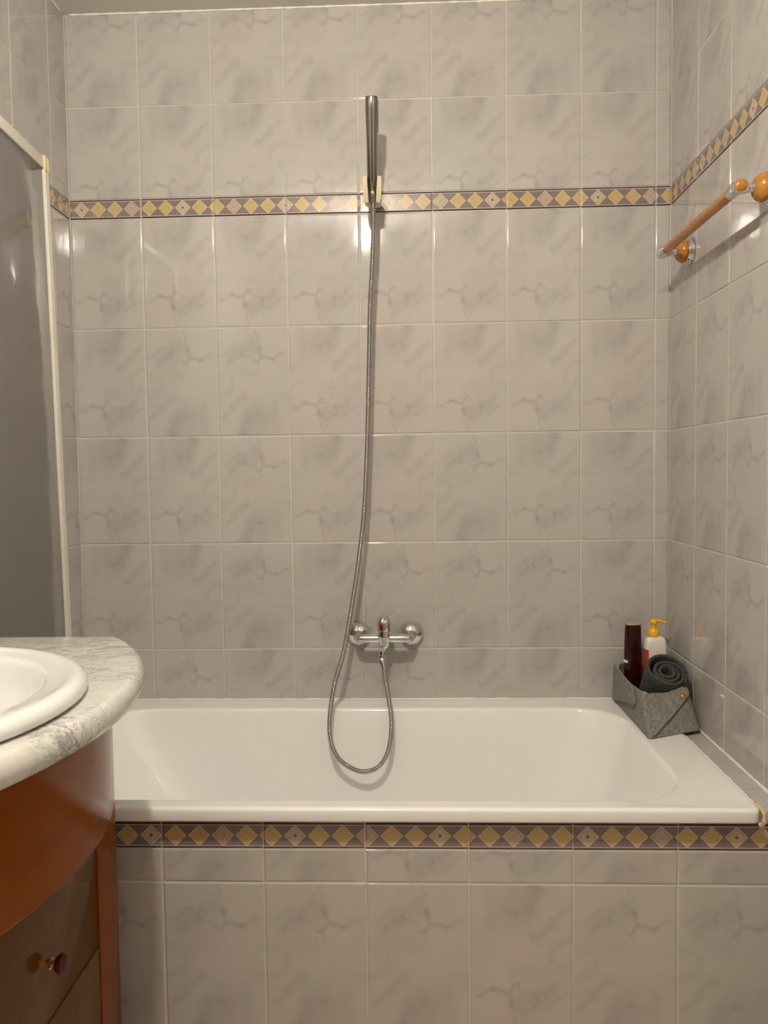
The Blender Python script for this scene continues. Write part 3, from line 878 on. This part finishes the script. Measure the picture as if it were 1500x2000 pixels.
# ------------------------------------------------------------------ felt basket and contents
ZBK = 0.5385
base = [Vector((1.490, -0.333, ZBK)), Vector((1.634, -0.272, ZBK)), Vector((1.634, -0.020, ZBK)), Vector((1.488, -0.020, ZBK))]
topc = [Vector((1.492, -0.268, 0.628)), Vector((1.616, -0.240, 0.640)), Vector((1.628, -0.024, 0.648)), Vector((1.490, -0.030, 0.644))]
def quad_round(c, r, n=7, ns=9):
    out = []
    for i in range(4):
        p0, p1, p2 = c[i - 1], c[i], c[(i + 1) % 4]
        a = p1 + (p0 - p1).normalized() * r; b = p1 + (p2 - p1).normalized() * r
        for k in range(n + 1):
            q = k / n; out.append((1 - q) ** 2 * a + 2 * q * (1 - q) * p1 + q * q * b)
        nxt = p2 + (p1 - p2).normalized() * r
        for k in range(1, ns): out.append(b.lerp(nxt, k / ns))
    return out
def scale_in(ring, d):
    c = sum(ring, Vector()) / len(ring)
    return [p + Vector((c.x - p.x, c.y - p.y, 0)).normalized() * d for p in ring]
def basket():
    t = thing('felt_basket', 'grey felt basket with brass snaps in the bath corner', 'basket', (1.56, -0.15, ZBK))
    b0 = quad_round(base, 0.012); t0 = quad_round(topc, 0.030)
    n = len(b0)
    # the rim sags between the corners
    def sag(i):
        s = (i % (n // 4)) / (n // 4)
        return 0.012 * math.sin(math.pi * min(max((s - 0.25) / 0.75, 0), 1))
    rings = []
    for k in range(7):
        f = k / 6
        rings.append([b0[i].lerp(t0[i] - Vector((0, 0, sag(i))), f) for i in range(n)])
    th = 0.004
    top_in = scale_in(rings[-1], th)
    allr = [rings[0]] + rings[1:] + [scale_in([p + Vector((0, 0, 0.0012)) for p in rings[-1]], th * 0.5), top_in]
    for k in range(5, -1, -1):
        r = scale_in(rings[k], th)
        if k == 0: r = [p + Vector((0, 0, th)) for p in r]
        allr.append(r)
    bm = bmesh.new(); loft(bm, allr, True, True)
    _local(bm_obj('felt_shell', bm, M['felt'], angle=50), t)
    # flaps
    def flap(poly, cb0, cb1, ct0, ct1, lift, thick):
        def P(s, u): return cb0.lerp(cb1, s).lerp(ct0.lerp(ct1, s), u)
        nrm = (cb1 - cb0).cross(ct0 - cb0).normalized()
        bm = bmesh.new()
        pts = [P(s, u) for s, u in poly]
        f0 = [bm.verts.new(p + nrm * lift) for p in pts]; f1 = [bm.verts.new(p + nrm * (lift + thick)) for p in pts]
        bm.faces.new(f0); bm.faces.new(f1)
        for i in range(len(pts)): bm.faces.new((f0[i - 1], f0[i], f1[i], f1[i - 1]))
        return _local(bm_obj('flap', bm, M['felt'], smooth=False), t), P, nrm
    fl, P, nr = flap([(0.06, 0.03), (0.13, 0.06), (0.30, 0.22), (0.50, 0.40), (0.70, 0.58), (0.86, 0.72), (0.915, 0.80), (0.93, 0.88), (0.90, 0.97), (0.75, 0.945), (0.55, 0.915), (0.35, 0.93), (0.18, 0.96), (0.08, 0.97)],
                     base[0], base[1], topc[0], topc[1], 0.0012, 0.0042)
    sn = latheobj('snap', P(0.80, 0.78) + nr * 0.0054, nr, [(0.0078, 0.0), (0.0078, 0.0014), (0.0060, 0.0026), (0.0024, 0.0028), (0.0, 0.0032)], M['brass'], None, 24)
    sn.parent = fl
    fl, P, nr = flap(
                     [(0.02, 0.04), (0.40, 0.30), (0.66, 0.46), (0.72, 0.50), (0.745, 0.56), (0.75, 0.70), (0.735, 0.84), (0.70, 0.91), (0.50, 0.93), (0.30, 0.95), (0.10, 0.99), (0.02, 0.99)],
                     base[3], base[0], topc[3], topc[0], 0.0015, 0.0060)
    sn = latheobj('snap', P(0.655, 0.72) + nr * 0.0075, nr, [(0.0045, 0.0), (0.0045, 0.0012), (0.0032, 0.0020), (0.0, 0.0024)], M['brass'], None, 20)
    sn.parent = fl
    return t
basket()
FLOORB = ZBK + 0.0045

# shampoo bottle, dark and standing on its cap
def rings_of(sections, cx, cy, n=40, e=2.4):
    rings = []
    for z, hw, hd, ox in sections:
        r = []
        for k in range(n):
            q = 2 * math.pi * k / n; c, s = math.cos(q), math.sin(q)
            r.append((cx + ox + hw * math.copysign(abs(c) ** (2 / e), c), cy + hd * math.copysign(abs(s) ** (2 / e), s), z))
        rings.append(r)
    return rings
t = thing('shampoo_bottle', 'dark brown shampoo bottle standing in the felt basket', 'bottle', (1.5225, -0.078, FLOORB))
S = [(FLOORB, 0.018, 0.012, 0), (FLOORB + 0.002, 0.0195, 0.0135, 0), (0.575, 0.0205, 0.0145, 0), (0.62, 0.0228, 0.0155, 0), (0.68, 0.0232, 0.0155, 0), (0.73, 0.0220, 0.0145, 0), (0.757, 0.0205, 0.0135, 0.0), (0.7605, 0.0198, 0.0128, 0)]
bm = bmesh.new(); loft(bm, rings_of(S, 1.5225, -0.078), True, True); _local(bm_obj('body', bm, M['bottle'], angle=50), t)
S = [(0.7600, 0.0196, 0.0126, 0), (0.7640, 0.0188, 0.0120, 0), (0.7665, 0.0150, 0.0095, 0), (0.7670, 0.004, 0.003, 0)]
bm = bmesh.new(); loft(bm, rings_of(S, 1.5225, -0.078), True, True); _local(bm_obj('end_face', bm, M['bottletop'], angle=60), t)
bm = bmesh.new(); loft(bm, [[(x, y, z) for x, y in [(1.5225 + 0.0242 * math.copysign(abs(math.cos(q)) ** 0.83, math.cos(q)) * k2, -0.078 + 0.0165 * math.copysign(abs(math.sin(q)) ** 0.83, math.sin(q)) * k2) for q in [math.pi * (0.97 + 0.30 * i / 10) for i in range(11)] for k2 in (1.0,)] + [(1.5225 + 0.0230 * math.copysign(abs(math.cos(q)) ** 0.83, math.cos(q)), -0.078 + 0.0153 * math.copysign(abs(math.sin(q)) ** 0.83, math.sin(q))) for q in [math.pi * (0.97 + 0.30 * i / 10) for i in range(10, -1, -1)]]] for z in (0.6595, 0.6665)], True, True)
_local(bm_obj('label', bm, M['white'], smooth=False), t)

# pump bottle
px, py = 1.5835, -0.070
t = thing('pump_bottle', 'white soap bottle with a yellow pump in the felt basket', 'bottle', (px, py, FLOORB))
S = [(FLOORB, 0.0270, 0.0160, 0), (FLOORB + 0.003, 0.0290, 0.0180, 0), (0.700, 0.0290, 0.0180, 0), (0.712, 0.0280, 0.0175, 0), (0.720, 0.0250, 0.0160, 0), (0.7255, 0.0190, 0.0130, 0), (0.7275, 0.0130, 0.0115, 0), (0.731, 0.0120, 0.0115, 0)]
bm = bmesh.new(); loft(bm, rings_of(S, px, py, 48, 4.0), True, True); _local(bm_obj('body', bm, M['white'], angle=50), t)
_local(latheobj('collar', (px - 0.004, py, 0.7285), (0, 0, 1), [(0.0150, 0.0), (0.0152, 0.002), (0.0150, 0.012), (0.0128, 0.0175), (0.0090, 0.0200), (0.0070, 0.0205), (0.0070, 0.034)], M['yellow'], None, 32), t)
bm = bmesh.new(); lathe(bm, (px - 0.004, py, 0.7605), (0, 0, 1), [(0.0090, 0.0), (0.0105, 0.003), (0.0105, 0.009), (0.0090, 0.0115), (0.0, 0.0125)], 28)
tube(bm, catmull([(px - 0.004, py, 0.7675), (px + 0.010, py - 0.002, 0.7685), (px + 0.020, py - 0.004, 0.7665), (px + 0.0265, py - 0.005, 0.7625)], 5), lambda i: 0.0048 - 0.0001 * i, 14)
_local(bm_obj('pump_head', bm, M['yellow'], angle=50), t)
bm = bmesh.new()
loft(bm, [[(px - 0.0298 + dx, py + dyy, z) for dx, dyy in ((0, 0.010), (0, -0.0145), (0.003, -0.0178), (0.0075, -0.0190), (0.0075, -0.0180), (0.0012, -0.0140), (0.0012, 0.010))] for z in (0.60, 0.694)], True, True)
_local(bm_obj('label', bm, M['red'], smooth=False), t)

# rolled towel
def towel():
    t = thing('rolled_towel', 'charcoal towel rolled up and pushed into the felt basket', 'towel', (1.558, -0.2, FLOORB + 0.01))
    n = Vector((0.03, -0.56, 0.83)).normalized()
    e1 = Vector((1, 0, 0)); e1 = (e1 - n * e1.dot(n)).normalized(); e2 = n.cross(e1).normalized()
    face = Vector((1.5585, -0.222, 0.672)); Lb = 0.105
    cpts = []
    turns = 3.3; N = 240
    for i in range(N + 1):
        f = i / N; q = 2 * math.pi * turns * f
        r = 0.0105 + 0.0385 * f ** 0.95
        # outermost wrap sits loose to the upper left
        lo = max(0.0, (f - 0.76) / 0.24); lo = lo * lo * (3 - 2 * lo)
        c = Vector((0.0105 - 0.0145 * lo, -0.003 + 0.004 * lo))
        r += 0.011 * lo
        ang = math.radians(70) - q
        if f < 0.10: r = 0.0146 - 0.0 * f + (0.10 - f) * 0.02
        cpts.append((c.x + r * math.cos(ang), c.y + r * math.sin(ang) * 0.97))
    th = 0.0044
    def nrm(i):
        a = Vector(cpts[max(i - 1, 0)]); b = Vector(cpts[min(i + 1, N)]); d = (b - a).normalized(); return Vector((-d.y, d.x))
    prof = []   # cross-section of the ribbon along its width: rounded front fold
    for k in range(7):
        a = math.radians(-90 + 30 * k); prof.append((math.sin(a) * th, math.cos(a) * th))
    bm = bmesh.new(); ul = bm.loops.layers.uv.new('UVMap'); rows = []
    for i in range(N + 1):
        p = Vector(cpts[i]); m_ = nrm(i); row = []
        wob = 0.0016 * math.sin(i * 0.21) + 0.004 * (i / N)
        def at(o, h): 
            q = p + m_ * o
            return face + e1 * q.x + e2 * q.y + n * (h + wob)
        row.append(bm.verts.new(at(-th, -Lb)))
        row.append(bm.verts.new(at(-th, -Lb * 0.4)))
        for o, h in prof: row.append(bm.verts.new(at(o, h - th)))
        row.append(bm.verts.new(at(th, -Lb * 0.4)))
        row.append(bm.verts.new(at(th, -Lb)))
        rows.append(row)
    hts = [-Lb, -Lb * 0.4] + [h - th for o, h in prof] + [-Lb * 0.4, -Lb]
    arc = [0.0]
    for i in range(N): arc.append(arc[-1] + (Vector(cpts[i + 1]) - Vector(cpts[i])).length)
    for i in range(N):
        for k in range(len(rows[0]) - 1):
            f = bm.faces.new((rows[i][k], rows[i + 1][k], rows[i + 1][k + 1], rows[i][k + 1]))
            for lp, (ii, kk) in zip(f.loops, ((i, k), (i + 1, k), (i + 1, k + 1), (i, k + 1))): lp[ul].uv = (arc[ii], hts[kk] + kk * 0.0007)
    bm.faces.new(rows[0]); bm.faces.new(rows[-1])
    for i in range(N):
        f = bm.faces.new((rows[i][0], rows[i][-1], rows[i + 1][-1], rows[i + 1][0]))
    return _local(bm_obj('towel_spiral', bm, M['towel'], angle=60), t)
towel()

# ------------------------------------------------------------------ ceiling lamp (its light falls from above the frame)
t = thing('ceiling_lamp', 'small ceiling lamp with a bare opal globe', 'lamp', (LAMP_POS.x, LAMP_POS.y, ZC))
_local(latheobj('ceiling_rose', (LAMP_POS.x, LAMP_POS.y, ZC), (0, 0, -1), [(0.055, 0.0), (0.055, 0.012), (0.045, 0.022), (0.018, 0.028), (0.012, 0.06), (0.018, 0.064), (0.018, 0.086)], M['profile'], None, 32), t)
bm = bmesh.new(); bmesh.ops.create_uvsphere(bm, u_segments=24, v_segments=14, radius=0.032)
bmesh.ops.translate(bm, verts=bm.verts, vec=LAMP_POS)
_local(bm_obj('globe', bm, M['bulb']), t)
bpy.context.view_layer.update()
